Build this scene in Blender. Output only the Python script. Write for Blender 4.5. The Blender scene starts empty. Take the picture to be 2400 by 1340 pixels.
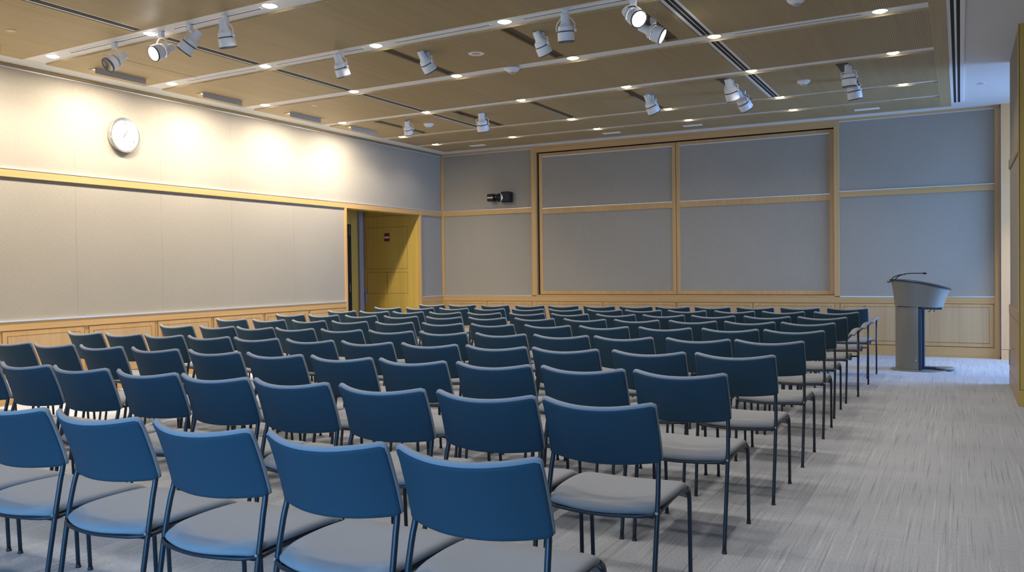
import bpy, bmesh, math, random
from mathutils import Vector, Matrix
PI = math.pi
S = bpy.context.scene
C = S.collection
random.seed(4)

# ------------------------------------------------------------------ camera
cam_d = bpy.data.cameras.new('camera'); cam = bpy.data.objects.new('camera', cam_d); C.objects.link(cam)
cr = Vector((0.8842051126, 0.4669141957, -0.0131321206))
cu = Vector((0.0031444337, 0.0221636129, 0.9997494120))
cf = Vector((-0.4670882479, 0.8840248345, -0.0181289910))
M = Matrix((cr, cu, -cf)).transposed().to_4x4(); M.translation = Vector((8.5585, -13.4307, 1.30))
cam.matrix_world = M
cam_d.sensor_width = 36.0; cam_d.sensor_fit = 'HORIZONTAL'; cam_d.lens = 1990.08/2400*36
cam_d.clip_start = 0.05; cam_d.clip_end = 100
S.camera = cam

# ------------------------------------------------------------------ colour management, world
S.view_settings.view_transform = 'Standard'; S.view_settings.look = 'None'
S.view_settings.gamma = 1; S.view_settings.use_curve_mapping = False
S.view_settings.exposure = 0.0
w = bpy.data.worlds.new('world'); S.world = w; w.use_nodes = True
w.node_tree.nodes['Background'].inputs[0].default_value = (0.35, 0.5, 0.8, 1)
w.node_tree.nodes['Background'].inputs[1].default_value = 0.3

# ------------------------------------------------------------------ large area lights (daylight at the windows)
def area(name, loc, aim, sx, sy, col, power, spread=PI):
    d = bpy.data.lights.new(name, 'AREA'); d.shape = 'RECTANGLE'; d.size = sx; d.size_y = sy
    d.color = col; d.energy = power; d.spread = spread
    o = bpy.data.objects.new(name, d); C.objects.link(o); o.location = loc
    o.rotation_euler = (Vector(aim)-Vector(loc)).to_track_quat('-Z', 'Y').to_euler()
    return o
area('daylight_rear', (6.3, -14.75, 1.25), (5.6, -10.5, 0.2), 4.2, 1.5, (0.17, 0.52, 1.0), 70, 1.6)
area('daylight_side', (11.6, -1.45, 1.75), (8.0, -1.45, 1.2), 2.3, 2.6, (0.25, 0.49, 1.0), 160, 1.8)

SPOT_W = 50.0; SPOT_COL = (1.0, 0.94, 0.86)
WASH_W = 54.0; WASH_COL = (1.0, 0.90, 0.74)

# ------------------------------------------------------------------ materials
def mat(name): 
    m = bpy.data.materials.new(name); m.use_nodes = True
    return m, m.node_tree, m.node_tree.nodes['Principled BSDF']
def plain(name, col, rough=0.5, metal=0.0, spec=0.5, noise=0.0, nscale=40):
    m, t, b = mat(name)
    b.inputs['Roughness'].default_value = rough; b.inputs['Metallic'].default_value = metal
    b.inputs['Specular IOR Level'].default_value = spec
    if noise:
        tc = t.nodes.new('ShaderNodeTexCoord'); n = t.nodes.new('ShaderNodeTexNoise'); n.inputs['Scale'].default_value = nscale
        n.inputs['Detail'].default_value = 4
        mx = t.nodes.new('ShaderNodeMix'); mx.data_type = 'RGBA'
        mx.inputs['A'].default_value = tuple(c*(1-noise) for c in col)+(1,); mx.inputs['B'].default_value = tuple(min(1,c*(1+noise)) for c in col)+(1,)
        t.links.new(tc.outputs['Object'], n.inputs['Vector']); t.links.new(n.outputs['Fac'], mx.inputs['Factor']); t.links.new(mx.outputs['Result'], b.inputs['Base Color'])
    else:
        b.inputs['Base Color'].default_value = tuple(col)+(1,)
    return m
def emis(name, col, s):
    m = bpy.data.materials.new(name); m.use_nodes = True; t = m.node_tree; t.nodes.clear()
    e = t.nodes.new('ShaderNodeEmission'); o = t.nodes.new('ShaderNodeOutputMaterial')
    e.inputs[0].default_value = tuple(col)+(1,); e.inputs[1].default_value = s
    t.links.new(e.outputs[0], o.inputs[0]); return m
def math_node(t, op, a, b=None):
    n = t.nodes.new('ShaderNodeMath'); n.operation = op
    for i, v in enumerate((a, b)):
        if v is None: continue
        if isinstance(v, (int, float)): n.inputs[i].default_value = v
        else: t.links.new(v, n.inputs[i])
    return n.outputs[0]
def mixc(t, fac, a, b):
    n = t.nodes.new('ShaderNodeMix'); n.data_type = 'RGBA'
    if isinstance(fac, (int, float)): n.inputs['Factor'].default_value = fac
    else: t.links.new(fac, n.inputs['Factor'])
    for k, v in (('A', a), ('B', b)):
        if isinstance(v, tuple): n.inputs[k].default_value = v+(1,)
        else: t.links.new(v, n.inputs[k])
    return n.outputs['Result']
def wood(name, c1, c2, axis='Z', rough=0.42, slat=False, slat_dark=(0.20,0.150,0.062)):
    m, t, b = mat(name)
    b.inputs['Roughness'].default_value = rough
    g = t.nodes.new('ShaderNodeNewGeometry'); mp = t.nodes.new('ShaderNodeMapping')
    sc = {'X': (0.8, 28, 28), 'Y': (28, 0.8, 28), 'Z': (28, 28, 0.8)}[axis]
    mp.inputs['Scale'].default_value = sc
    n = t.nodes.new('ShaderNodeTexNoise'); n.inputs['Scale'].default_value = 1.0; n.inputs['Detail'].default_value = 5
    t.links.new(g.outputs['Position'], mp.inputs['Vector']); t.links.new(mp.outputs[0], n.inputs['Vector'])
    n2 = t.nodes.new('ShaderNodeTexNoise'); n2.inputs['Scale'].default_value = 0.12; n2.inputs['Detail'].default_value = 2
    t.links.new(mp.outputs[0], n2.inputs['Vector'])
    f = math_node(t, 'ADD', math_node(t, 'MULTIPLY', n.outputs['Fac'], 0.6), math_node(t, 'MULTIPLY', n2.outputs['Fac'], 0.5))
    r = t.nodes.new('ShaderNodeMapRange'); r.inputs['From Min'].default_value = 0.35; r.inputs['From Max'].default_value = 0.75
    t.links.new(f, r.inputs['Value'])
    r.inputs['From Min'].default_value = 0.42; r.inputs['From Max'].default_value = 0.68
    col = mixc(t, r.outputs[0], c1, c2)
    if slat:
        sp = t.nodes.new('ShaderNodeSeparateXYZ'); t.links.new(g.outputs['Position'], sp.inputs[0])
        x = math_node(t, 'FRACT', math_node(t, 'DIVIDE', sp.outputs['X'], 0.0182))
        gr = math_node(t, 'LESS_THAN', x, 0.27)
        col = mixc(t, gr, col, slat_dark)
    t.links.new(col, b.inputs['Base Color'])
    return m
def fabric_wall(name, col):
    m, t, b = mat(name); b.inputs['Roughness'].default_value = 0.9; b.inputs['Specular IOR Level'].default_value = 0.15
    g = t.nodes.new('ShaderNodeNewGeometry')
    outs = []
    for sc in ((260, 260, 30), (30, 30, 260)):
        mp = t.nodes.new('ShaderNodeMapping'); mp.inputs['Scale'].default_value = sc
        n = t.nodes.new('ShaderNodeTexNoise'); n.inputs['Scale'].default_value = 1.0; n.inputs['Detail'].default_value = 2
        t.links.new(g.outputs['Position'], mp.inputs['Vector']); t.links.new(mp.outputs[0], n.inputs['Vector']); outs.append(n.outputs['Fac'])
    n3 = t.nodes.new('ShaderNodeTexNoise'); n3.inputs['Scale'].default_value = 1.3; t.links.new(g.outputs['Position'], n3.inputs['Vector'])
    f = math_node(t, 'ADD', math_node(t, 'ADD', outs[0], outs[1]), math_node(t, 'MULTIPLY', n3.outputs['Fac'], 0.3))
    r = t.nodes.new('ShaderNodeMapRange'); r.inputs['From Min'].default_value = 0.85; r.inputs['From Max'].default_value = 1.45
    t.links.new(f, r.inputs['Value'])
    t.links.new(mixc(t, r.outputs[0], tuple(c*0.90 for c in col), tuple(c*1.08 for c in col)), b.inputs['Base Color'])
    bp = t.nodes.new('ShaderNodeBump'); bp.inputs['Strength'].default_value = 0.15; bp.inputs['Distance'].default_value = 0.002
    t.links.new(f, bp.inputs['Height']); t.links.new(bp.outputs[0], b.inputs['Normal'])
    return m
def carpet(name):
    m, t, b = mat(name); b.inputs['Roughness'].default_value = 0.95; b.inputs['Specular IOR Level'].default_value = 0.1
    g = t.nodes.new('ShaderNodeNewGeometry')
    def noise(scale, det=3, w=1.0):
        mp = t.nodes.new('ShaderNodeMapping'); mp.inputs['Scale'].default_value = scale
        n = t.nodes.new('ShaderNodeTexNoise'); n.inputs['Scale'].default_value = 1.0; n.inputs['Detail'].default_value = det
        t.links.new(g.outputs['Position'], mp.inputs['Vector']); t.links.new(mp.outputs[0], n.inputs['Vector']); return n.outputs['Fac']
    def mr(v, a, b_):
        r = t.nodes.new('ShaderNodeMapRange'); r.inputs['From Min'].default_value = a; r.inputs['From Max'].default_value = b_; t.links.new(v, r.inputs['Value']); return r.outputs[0]
    base = mixc(t, mr(noise((1.6, 0.8, 1), 3), 0.3, 0.7), (0.36, 0.37, 0.395), (0.41, 0.42, 0.445))
    fine = mixc(t, mr(noise((180, 60, 1), 2), 0.25, 0.75), (0.78, 0.78, 0.78), (1.15, 1.15, 1.15))
    mm = t.nodes.new('ShaderNodeMix'); mm.data_type = 'RGBA'; mm.blend_type = 'MULTIPLY'; mm.inputs['Factor'].default_value = 1
    t.links.new(base, mm.inputs['A']); t.links.new(fine, mm.inputs['B'])
    dark = mr(noise((95, 1.3, 1), 3), 0.56, 0.70); light = mr(noise((85, 0.9, 7), 3), 0.57, 0.72)
    c = mixc(t, math_node(t, 'MULTIPLY', dark, 0.6), mm.outputs['Result'], (0.19, 0.19, 0.20))
    c = mixc(t, math_node(t, 'MULTIPLY', light, 0.45), c, (0.60, 0.60, 0.62))
    # carpet tiles, half a metre
    br = t.nodes.new('ShaderNodeTexBrick'); br.inputs['Scale'].default_value = 1.0; br.inputs['Brick Width'].default_value = 0.5; br.inputs['Row Height'].default_value = 0.5
    br.offset = 0.0; br.inputs['Mortar Size'].default_value = 0.003
    br.inputs['Color1'].default_value = (0.95, 0.95, 0.95, 1); br.inputs['Color2'].default_value = (1.03, 1.03, 1.03, 1); br.inputs['Mortar'].default_value = (0.85, 0.85, 0.85, 1)
    t.links.new(g.outputs['Position'], br.inputs['Vector'])
    m2 = t.nodes.new('ShaderNodeMix'); m2.data_type = 'RGBA'; m2.blend_type = 'MULTIPLY'; m2.inputs['Factor'].default_value = 0.8
    t.links.new(c, m2.inputs['A']); t.links.new(br.outputs['Color'], m2.inputs['B'])
    t.links.new(m2.outputs['Result'], b.inputs['Base Color'])
    bp = t.nodes.new('ShaderNodeBump'); bp.inputs['Strength'].default_value = 0.4; bp.inputs['Distance'].default_value = 0.004
    t.links.new(noise((180, 60, 1), 2), bp.inputs['Height']); t.links.new(bp.outputs[0], b.inputs['Normal'])
    return m

WD1, WD2 = (0.55, 0.335, 0.135), (0.48, 0.28, 0.105)
M_ = dict(
    woodz=wood('maple_vertical', WD1, WD2, 'Z'), woodx=wood('maple_across', WD1, WD2, 'X'), woody=wood('maple_along', WD1, WD2, 'Y'),
    inset=wood('maple_veneer', (0.51, 0.34, 0.175), (0.45, 0.285, 0.138), 'Z'),
    pale=wood('pale_maple', (0.80, 0.47, 0.23), (0.74, 0.42, 0.19), 'Z'),
    doorwood=wood('honey_veneer', (0.60, 0.41, 0.10), (0.52, 0.345, 0.07), 'Z', 0.35),
    pierwood=wood('pier_veneer', (0.42, 0.30, 0.18), (0.36, 0.25, 0.145), 'Z'),
    slat=wood('slatted_maple', (0.46, 0.345, 0.180), (0.40, 0.297, 0.148), 'Y', 0.5, True),
    ceilwood=wood('ceiling_maple', (0.48, 0.360, 0.185), (0.41, 0.302, 0.142), 'Y', 0.5),
    fabric=fabric_wall('wall_fabric', (0.335, 0.300, 0.250)),
    carpet=carpet('streaked_carpet'),
    white=plain('ceiling_white', (0.74, 0.735, 0.72), 0.7, noise=0.02, nscale=3),
    strip=plain('strip_white', (0.86, 0.85, 0.85), 0.5),
    alu=plain('brushed_aluminium', (0.72, 0.72, 0.74), 0.35, 0.6),
    shield=plain('grey_metal', (0.52, 0.49, 0.44), 0.6, 0.0),
    moulding=wood('shaded_moulding', (0.24, 0.165, 0.07), (0.20, 0.135, 0.055), 'Y'),  # wood darkened to paint in the shade above the wall washers
    dark=plain('dark_gap', (0.012, 0.010, 0.008), 0.8),
    groove=plain('groove_shadow', (0.12, 0.07, 0.03), 0.8),
    seam=plain('fabric_seam', (0.27, 0.245, 0.21), 0.9),
    seat=plain('grey_seat_cloth', (0.245, 0.255, 0.275), 0.85, 0, 0.2, noise=0.08, nscale=300),
    back=plain('shaded_back_cloth', (0.020, 0.052, 0.078), 0.7, 0, 0.3, noise=0.12, nscale=300),  # grey cloth with shade and blue light put into its colour
    frame=plain('dark_blue_steel', (0.022, 0.032, 0.044), 0.35, 0.3, 0.5),
    cap=plain('black_rubber', (0.02, 0.02, 0.022), 0.5),
    arm=plain('grey_armrest', (0.20, 0.21, 0.24), 0.5),
    lamp=plain('white_enamel', (0.88, 0.87, 0.88), 0.35),
    black=plain('black_plastic', (0.006, 0.0065, 0.007), 0.5, 0, 0.3),
    lampdark=plain('lamp_grey_band', (0.10, 0.10, 0.11), 0.5),
    reflector=plain('lamp_reflector', (0.25, 0.25, 0.25), 0.15, 0.9),
    steel=plain('polished_steel', (0.62, 0.60, 0.56), 0.22, 0.9),
    face=plain('clock_face_white', (0.85, 0.85, 0.83), 0.4),
    ink=plain('clock_ink', (0.05, 0.05, 0.05), 0.6),
    bronze=plain('bronze_grey_metal', (0.25, 0.24, 0.205), 0.38, 0.35, 0.5),
    navy=plain('navy_metal', (0.03, 0.05, 0.09), 0.35, 0.4),
    red=plain('dark_red_sign', (0.17, 0.012, 0.018), 0.5),
    paper=plain('white_print', (0.75, 0.72, 0.66), 0.6),
    brass=plain('brass', (0.55, 0.42, 0.18), 0.3, 0.9),
    purplegrey=plain('jamb_grey', (0.33, 0.30, 0.33), 0.6),
    glow=emis('lamp_glow', (1.0, 0.98, 0.94), 22), 
    tube=emis('wash_tube_glow', (1.0, 0.86, 0.58), 5),
    pane=emis('daylight_glass', (0.45, 0.62, 1.0), 0.6),
)

# ------------------------------------------------------------------ mesh helpers
def add_box(bm, x0, x1, y0, y1, z0, z1):
    vs = [bm.verts.new(v) for v in ((x0,y0,z0),(x1,y0,z0),(x1,y1,z0),(x0,y1,z0),(x0,y0,z1),(x1,y0,z1),(x1,y1,z1),(x0,y1,z1))]
    for f in ((0,3,2,1),(4,5,6,7),(0,1,5,4),(1,2,6,5),(2,3,7,6),(3,0,4,7)): bm.faces.new([vs[i] for i in f])
def add_prism(bm, pts, z0, z1):
    a = [bm.verts.new((x, y, z0)) for x, y in pts]; b = [bm.verts.new((x, y, z1)) for x, y in pts]
    bm.faces.new(list(reversed(a))); bm.faces.new(b); n = len(pts)
    for i in range(n): bm.faces.new((a[i], a[(i+1) % n], b[(i+1) % n], b[i]))
def smooth_path(pts, n=6):
    P = [Vector(p) for p in pts]; out = []
    for i in range(len(P)-1):
        p0 = P[max(i-1, 0)]; p1 = P[i]; p2 = P[i+1]; p3 = P[min(i+2, len(P)-1)]
        for j in range(n):
            t = j/n
            out.append(0.5*((2*p1)+(-p0+p2)*t+(2*p0-5*p1+4*p2-p3)*t*t+(-p0+3*p1-3*p2+p3)*t**3))
    out.append(P[-1]); return out
def add_tube(bm, pts, r, seg=8, rx=None, caps=True):
    P = [Vector(p) for p in pts]; rings = []
    up = None
    for i, p in enumerate(P):
        d = (P[min(i+1, len(P)-1)]-P[max(i-1, 0)]).normalized()
        if up is None:
            up = Vector((0, 0, 1)) if abs(d.z) < 0.9 else Vector((1, 0, 0))
        a = (up - d*up.dot(d)).normalized(); b = d.cross(a); up = a
        rr = r[i] if isinstance(r, (list, tuple)) else r
        rings.append([bm.verts.new(p+a*rr*math.cos(2*PI*k/seg)+b*(rx or rr)*math.sin(2*PI*k/seg)) for k in range(seg)])
    for i in range(len(rings)-1):
        for k in range(seg): bm.faces.new((rings[i][k], rings[i+1][k], rings[i+1][(k+1) % seg], rings[i][(k+1) % seg]))
    if caps: bm.faces.new(rings[0]); bm.faces.new(list(reversed(rings[-1])))
def add_lathe(bm, prof, seg=24, mtx=None, sx=1.0, sy=1.0):
    """prof: list of (radius, z)"""
    rings = []
    for r, z in prof:
        if r < 1e-6: ring = [bm.verts.new((0, 0, z))]
        else: ring = [bm.verts.new((r*sx*math.cos(2*PI*k/seg), r*sy*math.sin(2*PI*k/seg), z)) for k in range(seg)]
        rings.append(ring)
    for A, B in zip(rings, rings[1:]):
        for k in range(seg):
            k2 = (k+1) % seg
            if len(A) == 1 and len(B) == 1: continue
            if len(A) == 1: bm.faces.new((A[0], B[k], B[k2]))
            elif len(B) == 1: bm.faces.new((A[k], B[0], A[k2]))
            else: bm.faces.new((A[k], B[k], B[k2], A[k2]))
    if mtx is not None:
        bmesh.ops.transform(bm, matrix=mtx, verts=[v for ring in rings for v in ring])
def obj(name, bm, m, parent=None, smooth=False, bevel=0.0, subsurf=0, local=True):
    bmesh.ops.recalc_face_normals(bm, faces=bm.faces[:])
    me = bpy.data.meshes.new(name); bm.to_mesh(me); bm.free()
    me.materials.append(M_[m] if isinstance(m, str) else m)
    o = bpy.data.objects.new(name, me); C.objects.link(o)
    if parent is not None: o.parent = parent
    if smooth:
        for p in me.polygons: p.use_smooth = True
        if smooth == 'auto':
            me.set_sharp_from_angle(angle=math.radians(40))
    if bevel:
        md = o.modifiers.new('bevel', 'BEVEL'); md.width = bevel; md.segments = 2; md.limit_method = 'ANGLE'; md.angle_limit = math.radians(50)
    if subsurf:
        md = o.modifiers.new('sub', 'SUBSURF'); md.levels = subsurf; md.render_levels = subsurf
    return o
def box(name, dims, m, parent=None, bevel=0.0):
    bm = bmesh.new(); add_box(bm, *dims); return obj(name, bm, m, parent, bevel=bevel)
def boxes(name, lst, m, parent=None, bevel=0.0):
    bm = bmesh.new()
    for d in lst: add_box(bm, *d)
    return obj(name, bm, m, parent, bevel=bevel)
def thing(name, label, cat, loc=(0, 0, 0), rotz=0, group=None):
    o = bpy.data.objects.new(name, None); C.objects.link(o); o.empty_display_size = 0.1
    o.location = loc; o.rotation_euler = (0, 0, rotz); o['label'] = label; o['category'] = cat
    if group: o['group'] = group
    return o
def tag(o, label, cat, group=None):
    o['label'] = label; o['category'] = cat
    if group: o['group'] = group
    return o
def struct(o): o['kind'] = 'structure'; return o
def sempty(name):
    o = bpy.data.objects.new(name, None); C.objects.link(o); o['kind'] = 'structure'; return o
def dup(root, loc, rotz, label, group=None):
    r = root.copy(); C.objects.link(r); r.location = loc; r.rotation_euler = (0, 0, rotz); r['label'] = label
    if group: r['group'] = group
    for ch in list(root.children):
        c = ch.copy(); C.objects.link(c); c.parent = r; c.matrix_parent_inverse = ch.matrix_parent_inverse
        for g in list(ch.children):
            d = g.copy(); C.objects.link(d); d.parent = c; d.matrix_parent_inverse = g.matrix_parent_inverse
    return r

ORD = ['first', 'second', 'third', 'fourth', 'fifth', 'sixth', 'seventh', 'eighth', 'ninth', 'tenth', 'eleventh', 'twelfth']
H = 3.473            # white ceiling
PZ = 3.449           # underside of the wood panels
Z_BASE, Z_LO, Z_RAIL0, Z_WAIN, Z_R0, Z_R1, Z_TOP = 0.15, 0.755, 0.70, 0.857, 2.318, 2.412, 3.440

# ------------------------------------------------------------------ room shell
struct(box('floor', (-3.0, 12.6, -15.1, 0.3, -0.08, 0.0), 'carpet'))
ceil = struct(box('ceiling', (-0.2, 12.6, -15.1, 0.3, H, H+0.1), 'white'))
# left wall, with the door recess between y -2.81 and -0.763
D0, D1, DX = -2.811, -0.763, -1.27
wl = struct(boxes('wall_left', [(-0.15, 0, -15.1, D0-0.045, 0, H), (-0.15, 0, D0-0.045, D1+0.045, Z_R0, H), (-0.15, 0, D1+0.045, 0.02, 0, H)], 'fabric'))
seams = [-14.0, -12.9, -11.8, -10.7, -9.6, -8.55, -7.427, -6.302, -5.176, -3.989, -2.893]
boxes('panel_seam', [(-0.003, 0.0008, y-0.0012, y+0.0012, z0, z1) for y in seams for z0, z1 in ((Z_WAIN, Z_R0), (Z_R1, Z_TOP)) if not (y > -2.9 and z0 < 1)], 'seam', wl)
# the recess behind the opening: side with the door, back and near side
struct(boxes('wall_recess', [(DX-0.1, -0.15, D1, D1+0.1, 0, 2.55), (DX-0.1, DX, D0-0.1, D1+0.1, 0, 2.55), (DX-0.1, -0.15, D0-0.145, D0-0.045, 0, 2.55), (DX-0.1, -0.15, D0-0.1, D1+0.1, 2.45, 2.55)], 'doorwood'))
trn = [0]
def trim(lst, m, bevel=0.003):
    trn[0] += 1
    return struct(boxes('trim_%d' % trn[0], lst, m, bevel=bevel))
trim([(0, 0.022, -14.95, D0-0.0, Z_R0, Z_R1-0.012), (0, 0.022, D1, -0.02, Z_R0, Z_R1-0.012), (0, 0.022, D0, D1, Z_R0-0.0, Z_R1-0.012)], 'woody')           # middle rail, left wall
trim([(0, 0.026, -14.95, -0.02, Z_R1-0.012, Z_R1)], 'alu', 0)
trim([(0, 0.03, -14.95, -0.02, Z_TOP, H)], 'moulding')
trim([(0, 0.012, -14.95, -0.02, Z_TOP-0.012, Z_TOP)], 'alu', 0)
trim([(0, 0.024, -14.95, D0-0.045, Z_LO, Z_WAIN-0.014), (0, 0.024, D1+0.045, -0.02, Z_LO, Z_WAIN-0.014)], 'woody')
trim([(0, 0.03, -14.95, D0-0.045, Z_WAIN-0.014, Z_WAIN), (0, 0.03, D1+0.045, -0.02, Z_WAIN-0.014, Z_WAIN)], 'alu', 0)
# opening lining: jambs and head
trim([(-0.15, 0.028, D0-0.045, D0, 0, Z_R0), (-0.15, 0.028, D1, D1+0.045, 0, Z_R0)], 'woodz')
trim([(-0.16, 0.004, D0, D1, Z_R0-0.006, Z_R0)], 'doorwood', 0)
# wainscot, left wall: panels between stiles
def wains_left(segs):
    e = sempty('wall_left_wainscot')
    boxes('backing', [(0, 0.014, segs[0][0]-0.06, segs[-1][1]+0.06, Z_BASE, Z_LO)], 'woodz', e)
    boxes('door_leaf', [(0.014, 0.020, a, b, Z_BASE+0.006, Z_LO-0.006) for a, b in segs], 'woodz', e)
    boxes('inset_veneer', [(0.020, 0.0225, a+0.055, b-0.055, Z_BASE+0.06, Z_RAIL0-0.005) for a, b in segs if b-a > 0.2], 'inset', e)
    g = []
    for a, b in segs:
        g += [(0.0135, 0.0204, a-0.004, a, Z_BASE, Z_LO), (0.0135, 0.0204, b, b+0.004, Z_BASE, Z_LO), (0.0135, 0.0204, a, b, Z_LO-0.006, Z_LO), (0.0135, 0.0204, a, b, Z_BASE, Z_BASE+0.006)]
        if b-a > 0.2:
            y0, y1, z0, z1 = a+0.055, b-0.055, Z_BASE+0.06, Z_RAIL0-0.005
            g += [(0.0195, 0.0228, y0-0.004, y0, z0-0.004, z1+0.004), (0.0195, 0.0228, y1, y1+0.004, z0-0.004, z1+0.004), (0.0195, 0.0228, y0, y1, z1, z1+0.004), (0.0195, 0.0228, y0, y1, z0-0.004, z0)]
    boxes('groove', g, 'groove', e)
    return e
segs = []
edges = [-8.28, -7.365, -7.313, -6.438, -6.40, -5.572, -5.537, -4.66, -4.62, -3.74, -3.70, -2.86]
yy = -8.28-0.05
for i in range(0, len(edges), 2): segs.append((edges[i]+0.004, edges[i+1]-0.004))
for k in range(8):
    segs.insert(0, (yy-0.93, yy-0.01)); yy -= 0.94
wains_left(segs)
boxes('wall_left_end_panel', [(0, 0.02, D1+0.045, -0.02, Z_BASE, Z_LO)], 'woodz')['kind'] = 'structure'
o = boxes('baseboard_left', [(0, 0.026, -14.95, D0-0.045, 0, Z_BASE-0.004), (0, 0.026, D1+0.045, -0.02, 0, Z_BASE-0.004)], 'woody'); struct(o)

# ---- back wall
BX = 9.035
wb = struct(boxes('wall_back', [(-0.15, 1.954, 0, 0.15, 0, H), (6.953, BX, 0, 0.15, 0, H), (1.954, 6.953, 0.1, 0.15, 0, H), (1.954, 6.953, 0, 0.15, 0, 0.865), (1.954, 6.953, 0, 0.15, 3.40, H)], 'fabric'))
boxes('recess_shadow', [(1.96, 6.95, 0.085, 0.0995, 0.87, 3.395)], 'dark', wb)
trim([(-0.02, 0.0, -0.03, 0.0, 0, H), (0.0, 0.057, -0.024, 0, 0, H)], 'woodz')                   # corner post
trim([(1.879, 1.954, -0.024, 0, Z_WAIN, H), (1.954, 1.97, -0.02, 0.1, 0.87, 3.40)], 'woodz')
trim([(6.90, 6.975, -0.024, 0, Z_WAIN, H)], 'woodz')
trim([(8.973, BX, -0.024, 0, 0.0, H)], 'woodz')
trim([(0.03, BX, -0.030, 0, Z_TOP, H)], 'woodx')
trim([(1.954, 6.90, -0.022, 0.0, 3.36, Z_TOP)], 'woodx')
trim([(0.057, 1.879, -0.012, 0, Z_TOP-0.012, Z_TOP), (6.975, 8.973, -0.012, 0, Z_TOP-0.012, Z_TOP)], 'alu', 0)
trim([(0.057, 1.879, -0.020, 0, Z_R0, Z_R1-0.010), (6.975, 8.973, -0.020, 0, Z_R0, Z_R1-0.010)], 'woodx')
trim([(0.057, 1.879, -0.024, 0, Z_R1-0.010, Z_R1), (6.975, 8.973, -0.024, 0, Z_R1-0.010, Z_R1)], 'alu', 0)
trim([(0.057, 8.973, -0.024, 0, Z_LO, Z_WAIN-0.012), (1.954, 6.90, -0.0235, 0.08, Z_WAIN-0.012, Z_WAIN+0.012)], 'woodx')
trim([(0.057, 1.879, -0.028, 0, Z_WAIN-0.012, Z_WAIN), (6.975, 8.973, -0.028, 0, Z_WAIN-0.012, Z_WAIN)], 'alu', 0)
e = sempty('wall_back_wainscot')
bseg = [(0.075, 0.95), (0.96, 1.86), (1.97, 3.20), (3.21, 4.47), (4.50, 5.70), (5.71, 6.90), (6.985, 8.955)]
boxes('backing', [(0.057, 8.973, -0.014, 0, Z_BASE, Z_LO)], 'woodz', e)
boxes('door_leaf', [(a, b, -0.020, -0.014, Z_BASE+0.006, Z_LO-0.006) for a, b in bseg], 'woodz', e)
boxes('inset_veneer', [(a+0.05, b-0.05, -0.0225, -0.020, 0.212, 0.703) for a, b in bseg], 'inset', e)
g = []
for a, b in bseg:
    for x in (a-0.004, b): g.append((x, x+0.004, -0.0204, -0.0135, Z_BASE, Z_LO))
    g += [(a, b, -0.0204, -0.0135, Z_LO-0.006, Z_LO), (a, b, -0.0204, -0.0135, Z_BASE, Z_BASE+0.006)]
    for x in (a+0.046, b-0.05): g.append((x, x+0.004, -0.0228, -0.0195, 0.208, 0.707))
    g += [(a+0.05, b-0.05, -0.0228, -0.0195, 0.703, 0.707), (a+0.05, b-0.05, -0.0228, -0.0195, 0.208, 0.212)]
boxes('groove', g, 'groove', e)
bm = bmesh.new(); add_lathe(bm, [(0, -0.012), (0.016, -0.012), (0.016, 0.0)], 12, Matrix.Translation((7.35, -0.024, 0.715)) @ Matrix.Rotation(-PI/2, 4, 'X'))
obj('cabinet_lock', bm, 'brass', e)
struct(boxes('baseboard_back', [(0.0, BX, -0.026, 0, 0, Z_BASE-0.004)], 'woodx'))

# ---- the two sliding panels standing in the bay
def sliding(x0, x1, label, fl, fr):
    t = thing('sliding_wall_panel', label, 'wall panel', ((x0+x1)/2, 0.045, 0.872), 0, 'sliding panels in the back wall bay')
    a, b = x0-(x0+x1)/2, x1-(x0+x1)/2
    zt = 3.345-0.872
    y0, y1 = -0.02, 0.02
    boxes('frame', [(a, a+fl, y0, y1, 0.005, zt), (b-fr, b, y0, y1, 0.005, zt), (a+fl, b-fr, y0, y1, 0.005, 0.065), (a+fl, b-fr, y0, y1, zt-0.055, zt), (a+fl, b-fr, y0, y1, 2.285-0.872, 2.378-0.872)], 'woodz', t, bevel=0.002)
    box('lower_fabric', (a+fl, b-fr, y0+0.012, y1-0.002, 0.065, 2.285-0.872), 'fabric', t)
    box('upper_fabric', (a+fl, b-fr, y0+0.012, y1-0.002, 2.378-0.872, zt-0.055), 'fabric', t)
    boxes('trim_strip', [(a+fl, b-fr, y0-0.003, y0+0.012, 2.378-0.872, 2.390-0.872), (a+fl, b-fr, y0-0.003, y0+0.012, zt-0.068, zt-0.055)], 'alu', t)
    return t
sliding(2.012, 4.476, 'left grey fabric sliding panel with wood frame in the far wall bay', 0.062, 0.06)
sliding(4.484, 6.897, 'right grey fabric sliding panel with wood frame in the far wall bay', 0.058, 0.062)

# ---- right side: pale column, pier, corridor, side walls
struct(boxes('wall_column', [(BX+0.012, 9.9, -0.105, 0.15, 0.14, H)], 'pale'))
struct(boxes('baseboard_column', [(BX+0.012, 9.9, -0.112, 0.15, 0, 0.135)], 'pale'))
struct(boxes('wall_corridor', [(9.9, 12.6, -0.105, 0.15, 0, H)], 'white'))
PX, PY0, PY1 = 9.03, -4.44, -2.80
struct(boxes('wall_pier', [(PX+0.004, 12.4, PY0+0.004, PY1, 0.0, H)], 'fabric'))
trim([(PX-0.0, PX+0.3, PY0-0.004, PY0+0.004, 0.152, H), (PX-0.004, PX+0.01, PY0-0.004, PY0+0.03, 0.152, H)], 'doorwood')
trim([(PX-0.006, PX+0.3, PY0-0.008, PY0+0.01, 0, 0.148)], 'doorwood')
trim([(PX-0.010, PX+0.004, PY0+0.03, PY1-0.0, 0.765, 0.865)], 'pierwood')
trim([(PX-0.010, PX+0.004, PY0+0.03, PY1-0.0, Z_R0, Z_R1)], 'pierwood')
struct(boxes('wall_pier_wainscot', [(PX-0.006, PX+0.004, PY0+0.03, PY1, 0.155, 0.758)], 'pierwood'))
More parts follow.
